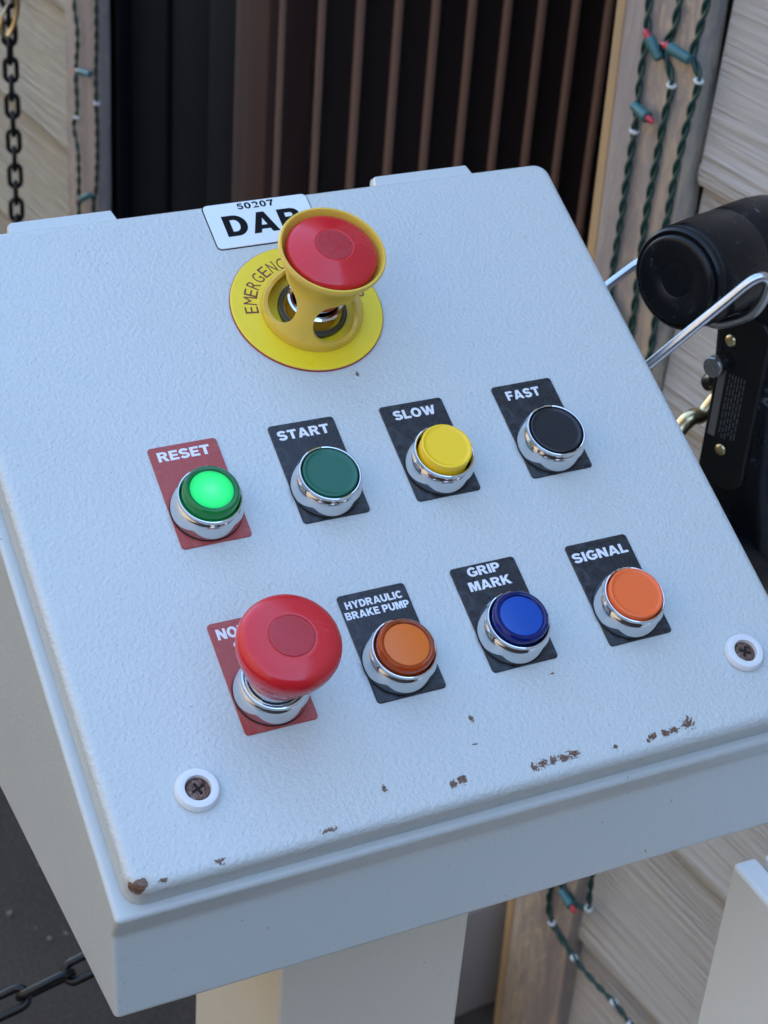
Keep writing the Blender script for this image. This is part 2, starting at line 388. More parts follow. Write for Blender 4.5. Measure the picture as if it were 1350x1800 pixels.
def block_bm(s, w, h, extrude=.05, gap=9):
    cu = bpy.data.curves.new('t', 'CURVE'); cu.dimensions = '2D'; cu.fill_mode = 'BOTH'
    x = 0
    for ch in s:
        wd_, cs = GL[ch]
        for c_ in cs:
            sp = cu.splines.new('POLY'); sp.points.add(len(c_)-1); sp.use_cyclic_u = True
            for p_, q_ in zip(sp.points, c_): p_.co = (q_[0]+x, q_[1], 0, 1)
        x += wd_+gap
    o = bpy.data.objects.new('t', cu); C.objects.link(o)
    dg = bpy.context.evaluated_depsgraph_get(); me = bpy.data.meshes.new_from_object(o.evaluated_get(dg))
    bpy.data.objects.remove(o); bpy.data.curves.remove(cu)
    bm = bmesh.new(); bm.from_mesh(me); bpy.data.meshes.remove(me)
    bmesh.ops.remove_doubles(bm, verts=bm.verts, dist=.01)
    tot = x-gap
    for v in bm.verts: v.co = Vector((v.co.x*w/tot, v.co.y*h/100, 0))
    ret = bmesh.ops.extrude_face_region(bm, geom=list(bm.faces))
    for e in ret['geom']:
        if isinstance(e, bmesh.types.BMVert): e.co.z += extrude
    return bm
def merge(dst, src, mtx):
    src.transform(mtx); me = bpy.data.meshes.new('x'); src.to_mesh(me); src.free(); dst.from_mesh(me); bpy.data.meshes.remove(me)
T = Matrix.Translation

# ================================================================== ground and building
# wall frame: s along the wall (away from the camera), e depth into the building, z up
WN = Vector((.99384335, .11079436, 0)); WT = Vector((-.11079436, .99384335, 0)); WC = Vector((-.21782, -.58915, 0)) + WN*1.0
WM = Matrix((( WN.x, WT.x, 0, WC.x), (WN.y, WT.y, 0, WC.y), (0, 0, 1, 0), (0, 0, 0, 1)))  # local x = depth, y = along
def P(px_, py_, pz_): return WM @ Vector((px_, py_, pz_))
bm = bmesh.new()
v = [bm.verts.new(q) for q in ((-150,-150,0),(150,-150,0),(150,150,0),(-150,150,0))]; bm.faces.new(v)
o = finish('ground', bm, 'ground', scale=1, smooth=False); o['kind'] = 'structure'
bm = bmesh.new(); rg = random.Random(5)
for k in range(260):
    x, y, q = rg.uniform(-.35, .35), rg.uniform(.15, 1.6), rg.uniform(.0015, .005)
    mt_ = T((x, y, q*.4)) @ Matrix.Rotation(rg.uniform(0, 6), 4, 'Z') @ Matrix.Diagonal((q*rg.uniform(.8, 1.8), q, q*.6, 1))
    bmesh.ops.create_icosphere(bm, subdivisions=1, radius=1, matrix=mt_)
o = finish('grit', bm, mat('grit', (.17, .14, .10), .8), scale=1); o['kind'] = 'stuff'; o['label'] = 'loose grit and small stones lying on the dark ground'; o['category'] = 'grit'
bm = bmesh.new(); box(bm, -.14, 1.6, 1.187, 2.28, -.05, .17); bevel(bm, .008)
o = finish('threshold', bm, 'concrete', scale=1); o.matrix_world = WM; o['kind'] = 'structure'

def plank_mesh(L, h=.213, lap=.012, thick=.011):
    """butt bottom edge proud, top tucked: local x depth (negative = outward), y along, z up"""
    bm = bmesh.new()
    pr = [(0, h+.02), (-.0035, h+.02), (-.0035-lap*.15, h), (-lap-.0005, .020), (-lap-.0025, .014), (-lap-.002, .006), (-lap, 0), (0, 0)]
    A = [bm.verts.new((x, 0, z)) for x, z in pr]; B = [bm.verts.new((x, L, z)) for x, z in pr]
    loft(bm, [A, B]); return bm
def wall(name, s0, s1, z_off, label, material, trims):
    rt = root(name, P(0, (s0+s1)/2, 0), label, 'wall')
    inv = rt.matrix_basis.inverted()
    L = s1-s0; first = None; k = 0
    z = z_off
    while z < 2.95:
        if first is None:
            first = finish('plank', plank_mesh(L), material, rt, scale=1, angle=20); me = first.data; o = first
        else:
            o = bpy.data.objects.new('plank', me); C.objects.link(o); o.parent = rt
        o.matrix_local = T(-rt.location) @ WM @ T((0, s0, z)); z += .213
    bm = bmesh.new(); box(bm, .001, .10, s0, s1, 0, 3.1)
    o = finish('sheathing', bm, 'interior', rt, T(-rt.location) @ WM, smooth=False, scale=1)
    return rt
wr = wall('siding_wall', -6.0, 1.064, -.194, 'tan lap siding wall right of the doorway behind the black handset', 'siding', None)
wl = wall('siding_wall', 2.40, 8.0, -.241, 'tan lap siding wall left of the dark doorway, behind the hanging chain', 'siding_left', None)
def wpart(name, dims, material, parent, bev=.002, tilt=0, smooth=True):
    bm = bmesh.new(); box(bm, *dims)
    if bev: bevel(bm, bev, 2)
    if tilt:
        for vv in bm.verts: vv.co.y += (vv.co.z-.7)*tilt
    return finish(name, bm, material, parent, T(-parent.location) @ WM if parent else WM, scale=1, smooth=smooth)
wpart('trim_board', (-.026, -.001, 1.062, 1.160, 0, 2.6), 'trim', wr, .003, .025)
wpart('jamb', (-.0245, .10, 1.1615, 1.173, 0, 2.6), 'amber_wood', wr, .001, .025)
wpart('trim_board', (-.022, -.001, 2.285, 2.400, 0, 2.6), 'trim', wl, .003, -.01)
# wall over the doorway
lt = root('doorway_header', P(0, 1.7, 2.3), 'siding covered header wall above the dark doorway', 'wall')
z = 2.47; me = None
while z < 2.95:
    if me is None: o = finish('plank', plank_mesh(1.33), 'siding', lt, scale=1, angle=20); me = o.data
    else: o = bpy.data.objects.new('plank', me); C.objects.link(o); o.parent = lt
    o.matrix_local = T(-lt.location) @ WM @ T((0, 1.067, z)); z += .213
wpart('sheathing', (.001, .10, 1.067, 2.397, 2.45, 3.1), 'interior', lt, 0)
wpart('header_board', (-.022, -.001, 1.165, 2.284, 2.33, 2.46), 'trim', lt, .003)
# dark room behind the doorway
rm = bpy.data.objects.new('dark_room', None)
bm = bmesh.new()
box(bm, .101, 3.0, .6, .65, 0, 2.7); box(bm, .101, 3.0, 3.3, 3.35, 0, 2.7); box(bm, 3.0, 3.05, .6, 3.35, 0, 2.7); box(bm, .101, 3.05, .6, 3.35, 2.7, 2.75)
o = finish('interior_walls', bm, 'interior', scale=1, smooth=False); o.matrix_world = WM; o['kind'] = 'structure'
# roof over the building, unseen, added to keep the sun off the console
bm = bmesh.new(); box(bm, -.03, 6.0, -6.2, 8.2, 3.105, 3.2)
o = finish('added_roof', bm, 'trim', scale=1, smooth=False); o.matrix_world = WM; o['kind'] = 'structure'

ob = root('added_building', (-3.8, 0, 0), 'unseen brown building added outside the frame to warm and shade the console', 'building')  # unseen, added to hide low sky and bounce warm light onto the console
bm = bmesh.new(); box(bm, -5, -3.8, -4, 9, 0, 4.6); finish('wall', bm, 'added_wall', ob, T(-ob.location), scale=1, smooth=False)
bm = bmesh.new(); box(bm, -5.2, -3.7, -4.3, 9.3, 4.604, 4.8); finish('added_roof', bm, 'trim', ob, T(-ob.location), scale=1, smooth=False)
ob = root('added_fence', (0, -4, 0), 'unseen brown fence added behind the camera to block low sky light', 'fence')  # unseen, added to darken what the console front faces
bm = bmesh.new(); box(bm, -3.6, 5, -4.1, -4, 0, 3.0); finish('added_fence_panel', bm, 'brown_wood', ob, T(-ob.location), scale=1, smooth=False)
# black folding door filling the far part of the opening
fd = root('folding_door', P(.02, 2.1, 0.05), 'near black folding door panels filling the left part of the doorway', 'door')
s = 1.914
for k in range(3):
    wpart('door_panel', (.02+.006*(k % 2), .05, s, s+.116, .175, 2.3), 'black_door', fd, .006); s += .119
wpart('door_stile', (.004, .05, 2.272, 2.284, .175, 2.3), 'black_door', fd, .003)

# slatted gate swung inward, standing square to the wall
gt = root('slatted_gate', P(.0, 1.84, .05), 'dark brown slatted gate with thin upright slats and a broad post', 'gate')
gi = T(-gt.location) @ WM
wpart('gate_post', (-.004, .06, 1.828, 1.912, .175, 2.3), 'brown_wood', gt, .004)
wpart('back_panel', (.0, .75, 1.8365, 1.850, .175, 2.3), 'dark_back', gt, 0)
bm = bmesh.new(); box(bm, -.0045, .0045, 0, .009, 0, 2.12); bevel(bm, .0015, 2)
sl = finish('slat', bm, 'slat', gt, scale=1); 
for k in range(14):
    o = sl if k == 0 else bpy.data.objects.new('slat', sl.data)
    if k: C.objects.link(o); o.parent = gt
    o.matrix_local = gi @ T((.014+.0535*k, 1.827, .178))
wpart('bottom_rail', (-.003, .75, 1.812, 1.8255, .175, .28), 'brown_wood', gt, .003)

# ================================================================== string lights
def lights(name, pts, label, socks, clips, e=-.030):
    """pts in wall frame (s, z)"""
    Q = [P(e, s, z) for s, z in pts]; base = Q[-1]
    rt = root(name, base, label, 'string lights', 'green string lights on the door trim')
    path = smooth_path(Q, 8)
    # resample
    L = [0]
    for a, b in zip(path, path[1:]): L.append(L[-1]+(b-a).length)
    n = max(8, int(L[-1]/.0022)); pp = []; j = 0
    for i in range(n+1):
        t = L[-1]*i/n
        while j < len(L)-2 and L[j+1] < t: j += 1
        pp.append(path[j].lerp(path[j+1], (t-L[j])/max(1e-9, L[j+1]-L[j])))
    for ph in (0, PI):
        up = Vector((0, 0, 1)); tw = []
        for i, p_ in enumerate(pp):
            tg = (pp[min(i+1, n)]-pp[max(i-1, 0)]).normalized(); u = tg.cross(WN).normalized(); vv = tg.cross(u)
            a = ph + i*.0022/.0175*2*PI*.5
            tw.append(p_+.0017*(math.cos(a)*u+math.sin(a)*vv)-base)
        finish('wire', tube(tw, .00175, 6), 'wire_green', rt, scale=1, angle=80)
    for (a, b) in socks:
        A = P(e-.006, *a)-base; B = P(e-.009, *b)-base; ax = (B-A); Ln = ax.length; q = ax.to_track_quat('Z', 'Y').to_matrix().to_4x4()
        bs = lathe([(.0028, 0), (.0042, .001), (.0046, Ln*.35), (.0052, Ln*.62), (.0052, Ln*.74), (.0036, Ln*.76)], 14)
        so_ = finish('socket', bs, 'socket_green', rt, T(A) @ q, scale=1)
        bb = lathe([(.0030, 0), (.0030, Ln*.2), (.0018, Ln*.30), (.0004, Ln*.36)], 12)
        finish('bulb', bb, 'bulb_red', so_, T((0, 0, Ln*.73)), scale=1)
    for c in clips:
        bb = lathe([(.0034, -.0012), (.0042, -.0010), (.0044, 0), (.0042, .0010), (.0034, .0012)], 14)
        finish('clip', bb, 'clip_white', rt, T(P(e, *c)-base) @ Matrix.Rotation(.35, 4, 'X'), scale=1)
    return rt
def mm(l): return [(a/1000, b/1000) for a, b in l]
lights('string_lights', mm([(1140,1420),(1138,1300),(1138,1216),(1135,1189),(1135.7,1165),(1134,1131),(1133,1108),(1133.5,1066),(1133.5,1024),(1134,980),(1132,954),(1130,900),(1131,820)]),
       'green twisted light wire nearest the slatted gate, one socket pointing right', [mm([(1131.6,1131.6),(1101.8,1128)]), mm([(1130,956),(1103,938)])], mm([(1133,1108)]))
lights('string_lights', mm([(1098,1420),(1099,1310),(1101.9,1227),(1104,1201),(1113.7,1186),(1103.6,1175),(1095.4,1160),(1098,1134),(1100,1089),(1102,1042),(1100,990),(1098,936),(1099,820)]),
       'middle green twisted light wire on the right trim with a red tipped socket', [mm([(1108,1178),(1127,1196)])], mm([(1095.6,1160)]))
lights('string_lights', mm([(1068,1420),(1067,1300),(1069.7,1236),(1074,1208),(1075.7,1191),(1064,1175.5),(1068,1149),(1072,1114),(1074.6,1078),(1074.7,1032),(1069,960),(1069,910),(1070,820)]),
       'green twisted light wire nearest the tan siding at upper right', [mm([(1071.6,1189),(1103,1193)])], mm([(1064.5,1174)]))
lights('string_lights', mm([(1090,420),(1084,330),(1087.6,265),(1076,240),(1054.6,232),(1033,227),(1002,225),(963,227),(934,223),(905,214),(860,200),(840,140)]),
       'green light wire drooping across the trim and siding below the console', [], mm([(1076,240),(1033,227),(963.2,227),(934.4,223)]))
lights('string_lights', mm([(1030,420),(1027,329.7),(1024.3,308),(1038,297.8),(1055.7,295.4),(1072,300),(1085,330)]),
       'short green light wire loop hooked on the trim under the console', [mm([(1064,300),(1034,297)])], mm([(1024.3,306)]))
lights('string_lights', mm([(2338,1150),(2341,950),(2340.5,867),(2331,822),(2340,762),(2338,713),(2352,682),(2337,645),(2339,556),(2338,420)]),
       'green light wire along the left edge of the far trim board', [], mm([(2341,700)]))
lights('string_lights', mm([(2260,1150),(2262,950),(2264,890),(2266,826),(2270,780),(2268,689),(2275,616),(2285,589),(2280,500),(2282,420)]),
       'green light wire beside the near black door on the far trim board', [mm([(2276,784),(2320,776)]), mm([(2282,605),(2322,580)])], mm([(2268,745),(2280,560)]))

# ================================================================== chains
def chain(name, A, B, label, length, width, wire, mat_, sag=0, twist0=0):
    A, B = Vector(A), Vector(B); D = (B-A); tot = D.length; t = D.normalized(); pitch = length-2*wire*1.05
    rt = root(name, A, label, 'chain')
    n = int(tot/pitch)+1; r_ = width/2-wire/2; h = length/2-wire/2-r_
    pts = []
    for i in range(9): a = PI*i/8; pts.append((r_*math.cos(a), 0, h+r_*math.sin(a)))
    for i in range(9): a = PI+PI*i/8; pts.append((r_*math.cos(a), 0, -h+r_*math.sin(a)))
    bm = tube(pts, wire/2, 8, closed=True); me = None
    for i in range(n):
        tt_ = (i+.5)/n; off = Vector((0, 0, -4*sag*tt_*(1-tt_))); c = D*((i+.5)*pitch/tot)+off
        dt = (t + Vector((0, 0, -4*sag*(1-2*tt_)/tot))).normalized()
        q = dt.to_track_quat('Z', 'Y').to_matrix().to_4x4()
        if me is None: o = finish('link', bm, mat_, rt, scale=1, angle=80); me = o.data
        else: o = bpy.data.objects.new('link', me); C.objects.link(o); o.parent = rt
        o.matrix_local = T(c) @ q @ Matrix.Rotation(twist0+PI/2*(i % 2)+random.uniform(-.12, .12), 4, 'Z')
    return rt
chain('hanging_chain', (.3245, 1.566, 1.30), (.3245, 1.566, .35), 'black link chain hanging straight down at the upper left', .036, .0205, .0062, 'chain', 0, .3)
chain('slack_chain', (.04, .165, .837), (-.40, .24, .66), 'black steel chain running off to the left from under the console', .0400, .0172, .0052, 'chain', .012, 1.0)
# brass snap on the hanging chain
rt = root('snap_hook', (.326, 1.556, .93), 'small brass snap hook clipped to the hanging chain', 'hook')
hk = [(.004,0,.075),(.007,0,.045),(.006,0,.02),(.0,0,.0),(-.008,0,-.010),(-.014,0,.0),(-.012,0,.015)]
finish('hook', tube(smooth_path(hk, 6), lambda t: .0042-.0018*t, 8), 'brass', rt, scale=1, angle=80)
finish('gate', tube([(-.012,0,.015),(-.002,0,.034),(.005,0,.045)], .0016, 6), 'steel', rt, scale=1, angle=80)

# ================================================================== white cabinet at the lower right
cb = root('white_cabinet', (.35, -.25, 0), 'white painted metal cabinet, its corner showing at the lower right', 'cabinet')
def cpart(name, dims, material, bev):
    bm = bmesh.new(); box(bm, *dims); bevel(bm, bev, 4); return wn(finish(name, bm, material, cb, T(-cb.location), scale=1, angle=75))
cpart('side_panel', (.2560, .2700, -.42, -.070, .40, 1.0275), 'cabinet', .003)
cpart('lid', (.2735, .45, -.42, -.0715, .40, 1.0290), 'cabinet', .003)
cpart('leg', (.30, .38, -.33, -.25, .0, .399), 'cabinet', .003)
cpart('base_plate', (.27, .41, -.36, -.22, .0, .012), 'cabinet', .002)

# ================================================================== control console
con = root('control_console', (.0745, .006, 0), 'light grey control console on a square post with coloured push buttons', 'control console')
LP = T(-con.location) @ PM         # panel frame (metres) in the root frame
def pp(name, bm, material, local=None, parent=None, **kw):
    if parent is None: return finish(name, bm, material, con, LP @ (local or Matrix()), **kw)
    return finish(name, bm, material, parent, local or Matrix(), **kw)
def tm(x, y, z): return T((x/1000, y/1000, z/1000))
# housing: side outline in (y,z), extruded along x
bm = bmesh.new()
out = [(-158.6,-14.5), (-158.6,-29.5), (-177.8,-67.6), (53,-231), (141,-42), (153,-28), (153,-15)]
A = [bm.verts.new((-80, y, z)) for y, z in out]; B = [bm.verts.new((229, y, z)) for y, z in out]
loft(bm, [A, B]); bevel(bm, 2.2, 4, 12)
wn(pp('housing', bm, 'paint', angle=75))
pp('door_gasket', rr_solid(-73.2, 222.2, -152.2, 144.2, 5, [(0, -16), (0, -11)]), 'gap')
# door
fl = [(1.4, -14.0), (0, -14.0), (0, -4.0)] + [(4*(1-math.cos(R_(a))), -4+4*math.sin(R_(a))) for a in (12, 25, 38, 50, 62, 75, 90)] + [(4.6, 0), (8, 0)]
door = pp('door', rr_solid(-75, 224, -154.5, 146, 7.5, fl, seg=9), 'door_paint', angle=60)
wn(door)
# hinges
for x0, x1 in ((-40, 12.5), (134, 189)):
    bm = rr_solid(x0, x1, 142, 154.5, 1.2, [(0, -20), (0, -7), (1.0, -5.2)], seg=3)
    # slanted leaf ends
    for vv in bm.verts:
        if vv.co.y > 150: vv.co.x += (3.5 if vv.co.x < (x0+x1)/2 else -3.5)*((vv.co.y-150)/4.5)
    h_ = pp('hinge', bm, 'paint')
    bm = bmesh.new(); tube([(x0+3, 151.5, -9.5), (x1-3, 151.5, -9.5)], 3.4, 16, bm)
    pp('hinge_barrel', bm, 'paint', parent=h_)
# post, base
def wp(name, dims, material, bev, parent=None):
    bm = bmesh.new(); box(bm, *dims); bevel(bm, bev, 4); return wn(finish(name, bm, material, con, T(-con.location), scale=1, angle=75))
wp('post', (.0258, .1228, -.0478, .0622, .015, 1.10), 'smooth_paint', .0022)
wp('base_plate', (-.03, .18, -.10, .115, 0, .0145), 'smooth_paint', .002)

# ---- door screws
for x, y, an in ((-40.5, -123, .35), (197.8, -124, 1.0)):
    q = lathe([(8.3, 0), (8.6, .5), (8.5, 1.6), (7.6, 2.9), (6.2, 3.2), (5.0, 2.9), (4.7, 1.2), (4.7, .1)], 48, cap0=False, cap1=False)
    ws = pp('screw_washer', q, 'washer', LP.inverted() @ LP @ tm(x, y, 0))
    # phillips head: dome with a cross recess
    bm = lathe([(4.75, .2), (4.7, 1.0), (4.0, 1.6), (3.0, 1.85), (2.9, 1.88), (.01, 1.9)], 36, cap1=False)
    sc = pp('screw', bm, 'rust', tm(0, 0, 0), ws)
    bm = bmesh.new(); box(bm, -2.6, 2.6, -.55, .55, 1.86, 1.95); box(bm, -.55, .55, -2.6, 2.6, 1.865, 1.96)
    finish('slot', bm, mat('slot_dark', (.01, .006, .005), .9), ws, T((0, 0, 0)) @ Matrix.Rotation(an, 4, 'Z'))
    
# ---- id sticker
bm = rr_solid(47.8, 97.6, 119.4, 144.4, 2.2, [(0, .02), (0, .5), (.15, .62)], seg=5)
st = pp('id_plate', bm, 'sticker')
bm = rr_solid(47.3, 98.1, 118.9, 144.9, 2.6, [(0, .01), (0, .10)], seg=5); pp('edge', bm, 'black_print', parent=st)
bm = bmesh.new()
merge(bm, block_bm('50207', 17.8, 3.6, gap=14), T((63.4, 139.9, .62)))
merge(bm, block_bm('DAR', 37.5, 11.8, gap=13), T((54.4, 125.4, .62)))
pp('lettering', bm, 'black_print', parent=st, smooth=False)

# ---- legend plates
def legend(x, y, rot, colour, lines):
    hx, hy = 14.8, 24.2
    bm = rr_solid(-hx, hx, -hy, hy, 1.6, [(0, .02), (0, .55), (.2, .75)], seg=4)
    o = pp('legend_plate', bm, colour, tm(x, y, 0) @ Matrix.Rotation(R_(rot), 4, 'Z'))
    b = bmesh.new()
    for s_, x0, y0, w_, h_ in lines: merge(b, block_bm(s_, w_, h_), T((x0-x, y0-y, .75)))
    pp('lettering', b, 'lettering', parent=o, smooth=False)
    return o
L1 = [('RESET', -11.6, 16.9, 22.3, 4.6)]
legend(0, 0, 0, 'legend_red', L1)
legend(52.2, .3, -.6, 'legend_black', [('START', 40.3, 16.6, 23.0, 4.6)])
legend(103.1, 0, -.3, 'legend_black', [('SLOW', 93.4, 16.3, 19.6, 4.6)])
legend(157.2, 0, 0, 'legend_black', [('FAST', 147.8, 15.9, 16.4, 4.7)])
legend(-1.4, -82.8, 0, 'legend_red', [('NORMAL', -13.6, -66.2, 25.6, 4.6), ('STOP', -8.6, -72.8, 16.5, 4.6)])
legend(52.9, -83.0, 0, 'legend_black', [('HYDRAULIC', 40.3, -65.4, 24.8, 3.3), ('BRAKE PUMP', 38.8, -70.0, 27.6, 3.3)])
legend(103.4, -82.0, 0, 'legend_black', [('GRIP', 95.6, -63.2, 14.8, 4.2), ('MARK', 93.8, -69.8, 19.0, 4.3)])
legend(156.7, -83.0, 0, 'legend_black', [('SIGNAL', 143.1, -67.6, 26.2, 4.5)])

# ---- push buttons
def bezel(x, y, rot=0, z0=.76, name='push_button', label=None):
    pr = [(14.0, .6), (14.6, .65), (14.75, 1.0), (14.8, 2.6), (14.75, 4.0), (14.4, 6.0), (13.8, 7.8), (13.15, 9.0), (12.85, 9.4), (12.8, 9.65), (12.95, 9.85), (13.15, 10.2), (13.15, 10.6), (12.95, 11.05), (12.6, 11.2), (12.25, 11.05), (12.05, 10.6), (11.9, 8.0), (11.9, 5.0)]
    o = pp(name, lathe(pr, 72, cap0=False, cap1=False), 'chrome', tm(x, y, z0))
    pp('gasket', lathe([(14.75, 0), (14.85, .1), (14.85, .6), (14.5, .85), (3, .85)], 56), 'gap', parent=o)
    if label: o['label'] = label
    return o
def flat_cap(o, material, h, r_=11.55, rim=1.1, dish=.3):
    pr = [(r_, 4.0), (r_, h-.6), (r_-.15, h-.2), (r_-.5, h), (r_-.9, h), (r_-rim, h-.12), (r_-rim-.25, h-dish), (r_-rim-1.2, h-dish-.02), (4, h-dish-.02), (.05, h-dish-.02)]
    return pp('button_cap', lathe(pr, 64, cap0=False), material, parent=o)
def lens_cap(o, lensmat, discmat, h, rin=8.8):
    # translucent shell with a recessed inner disc
    r_ = 11.5
    pr = [(r_, 4.0), (r_, h-1.4), (r_-.25, h-.6), (r_-.9, h), (r_-1.4, h+.05), (rin+.35, h-.15), (rin, h-.75), (rin-.6, h-.8), (.05, h-.7), (.05, h-2.0), (rin, h-2.0), (rin+.6, h-2.2), (r_-1.3, 4.0)]
    c = pp('lens_cap', lathe(pr, 64, cap0=False, cap1=False), lensmat, parent=o)
    pp('diffuser', lathe([(rin+1.4, 3.5), (rin+1.3, h-2.5), (rin-.3, h-.62), (rin-.8, h-.55), (.05, h-.5)], 48), discmat, parent=o)
    return c
hy = -8.7
b = bezel(0, hy, label='lit green push button'); lens_cap(b, 'green_lens', 'green_lit', 15.8, 8.9)
b = bezel(51.6, hy-.3, label='dark green flush push button'); flat_cap(b, 'green_cap', 11.6)
b = bezel(103.3, hy-.4, label='raised yellow push button'); flat_cap(b, 'yellow_cap', 15.0, 11.0, 1.3)
b = bezel(156.6, hy-.6, label='black flush push button'); flat_cap(b, 'black_cap', 11.4)
b = bezel(52.4, -91.9, label='raised translucent amber push button'); lens_cap(b, 'amber_lens', 'amber_diffuser', 14.8, 9.2)
b = bezel(102.9, -91.2, label='raised translucent blue push button'); lens_cap(b, 'blue_lens', 'blue_diffuser', 14.8, 9.0)
b = bezel(156.2, -92.1, label='orange push button'); flat_cap(b, 'orange_cap', 12.8, 11.6, 1.3)

# ---- mushroom stop
def mushroom(x, y, R0, ztop, label, guard=False, z0=.76):
    o = bezel(x, y, name='stop_button', label=label, z0=z0) if not guard else \
        pp('stop_button', lathe([(13.6, .5), (13.8, 1.2), (13.6, 4), (12.6, 6.5), (12.4, 8.6), (11.6, 9.2), (10.5, 9.2), (10.3, 6)], 64, cap0=False, cap1=False), 'chrome', GT)
    if guard:
        o['label'] = label; pp('gasket', lathe([(15.2, 0), (15.4, .4), (15.4, 2.4), (14.8, 2.9), (12, 2.9)], 48), mat('dark_olive', (.06, .05, .02), .4), parent=o)
    k = R0/20.0
    pp('stem', lathe([(11.8, 4), (11.8, 9.0), (11.5, 9.8), (10.9, 10.3), (10.8, 13.2), (11.4, 13.7), (11.5, 15.2), (11.2, 15.8), (10.4, 16), (10.4, 23)] if not guard else [(9.3, 5), (9.3, 11), (9.8, 11.4), (9.8, 13.5), (9.0, 14), (9.0, 20)], 48), 'chrome', parent=o)
    zt = ztop
    if not guard:
        pr = [(12.6, zt-27), (13.2, zt-26.6), (14.0, zt-24), (15.8, zt-19.5), (17.5, zt-15.5), (18.8, zt-12), (19.5, zt-9.2), (19.7, zt-7), (19.5, zt-5.2), (18.8, zt-3.4), (17.5, zt-2.1), (15.6, zt-1.25), (12.6, zt-.8), (10, zt-.55), (8.9, zt-.45), (8.65, zt-.5), (8.6, zt-.7), (8.0, zt-.7)]
    else:
        pr = [(10.6, zt-34), (10.9, zt-30), (11.0, zt-22), (12.5, zt-15), (17.2, zt-12.0), (19.3, zt-9.8), (19.7, zt-8.8), (19.7, zt-5.8), (19.4, zt-4.9), (18.6, zt-4.1), (17.2, zt-3.3), (13.5, zt-1.8), (9.4, zt-.7), (8.8, zt-.5), (8.3, zt-.45), (8.0, zt-.55), (7.4, zt-.6)]
    h = pp('mushroom_head', lathe(pr, 80), 'red_head', parent=o)
    ri_ = 8.55 if not guard else 7.95
    pp('head_insert', lathe([(ri_-.12, zt-.9), (ri_-.12, zt-.5), (ri_-.35, zt-.32), (ri_-1, zt-.3), (.05, zt-.2)], 56), 'red_insert', parent=o)
    return o
mushroom(-1.2, -91.6, 20.2, 45.0, 'red mushroom stop button on a chrome collar')

# ---- guarded emergency stop
EX, EY = 76.0, 81.2
ep = pp('emergency_legend', lathe([(34.0, .02), (34.05, 1.0), (33.9, 1.35), (33.6, 1.5), (33.2, 1.5), (12, 1.5)], 96), 'legend_yellow', tm(EX, EY, 0))
pp('red_edge', lathe([(34.25, .02), (34.3, .9), (34.0, 1.0)], 96, cap0=True, cap1=True), mat('red_edge', (.35, .03, .02), .5), parent=ep)
b = bmesh.new()
for word, a0, a1 in (('EMERGENCY', 174, 88), ('STOP', 58, 6)):
    for i, ch in enumerate(word):
        a = R_(a0+(a1-a0)*i/(len(word)-1))
        t_ = text_bm(ch, 3.6 if ch != 'M' else 4.2, 6.0, 0, .05)
        merge(b, t_, Matrix.Rotation(a-PI/2, 4, 'Z') @ T((-1.8, 22.2, 1.5)))
pp('lettering', b, 'red_print', parent=ep, smooth=False)
GT = tm(EX+1.1, EY-2.6, 1.5) @ Matrix.Diagonal((1, 1, .957, 1)) @ Matrix.Rotation(R_(1.0), 4, 'Y')
es = mushroom(EX, EY, 19.0, 47.0, 'red emergency stop mushroom inside a yellow guard', guard=True, z0=1.5)
# guard: thin lathe shell with four oval windows
outer = [(22.5, 0), (22.6, 3.5), (22.2, 5.0), (20.6, 8.5), (18.6, 13), (17.0, 17.5), (16.0, 22), (16.2, 25.5), (17.5, 30), (19.6, 34.5), (21.6, 38), (22.8, 40.6), (23.3, 42.0), (23.2, 42.9), (22.8, 43.5)]
inner = [(22.0, 43.5), (21.6, 42.9), (21.2, 41.0), (19.2, 36), (16.8, 31), (15.0, 25.8), (14.8, 22), (15.6, 17.5), (17.1, 13), (19.0, 8.5), (20.4, 5.0), (20.7, 0)]
bm = lathe(outer+inner, 128, cap0=False, cap1=False)
n_ = 128; bm.verts.ensure_lookup_table()
for i in range(n_):      # close bottom
    bm.faces.new((bm.verts[i], bm.verts[(len(outer)+len(inner)-1)*n_+i], bm.verts[(len(outer)+len(inner)-1)*n_+(i+1) % n_], bm.verts[(i+1) % n_]))
gd = pp('guard', bm, 'yellow_plastic', GT, angle=40)
cut = bmesh.new()
for a, ww in ((178, 15.5), (281, 15.5), (15, 13), (94, 13)):
    a = R_(a)
    ring = []
    for rr_ in (10., 30.):
        w_ = ww*rr_/20.0
        ring.append([cut.verts.new((rr_*math.cos(a)-w_*math.cos(u)*math.sin(a), rr_*math.sin(a)+w_*math.cos(u)*math.cos(a), 14.2+9.8*math.sin(u))) for u in [2*PI*i/40 for i in range(40)]])
    loft(cut, ring)
co = finish('cutter', cut, 'yellow_plastic', con, LP @ GT, smooth=False)
mod = gd.modifiers.new('b', 'BOOLEAN'); mod.operation = 'DIFFERENCE'; mod.object = co; mod.solver = 'EXACT'
bpy.context.view_layer.update()
dg = bpy.context.evaluated_depsgraph_get(); me = bpy.data.meshes.new_from_object(gd.evaluated_get(dg))
gd.modifiers.clear(); gd.data = me; bpy.data.objects.remove(co)
me.polygons.foreach_set('use_smooth', [True]*len(me.polygons)); me.set_sharp_from_angle(angle=R_(38))
gd.name = 'guard'; me.name = 'guard'
bv = gd.modifiers.new('bev', 'BEVEL'); bv.width = .0004; bv.segments = 2; bv.limit_method = 'ANGLE'; bv.angle_limit = R_(40)

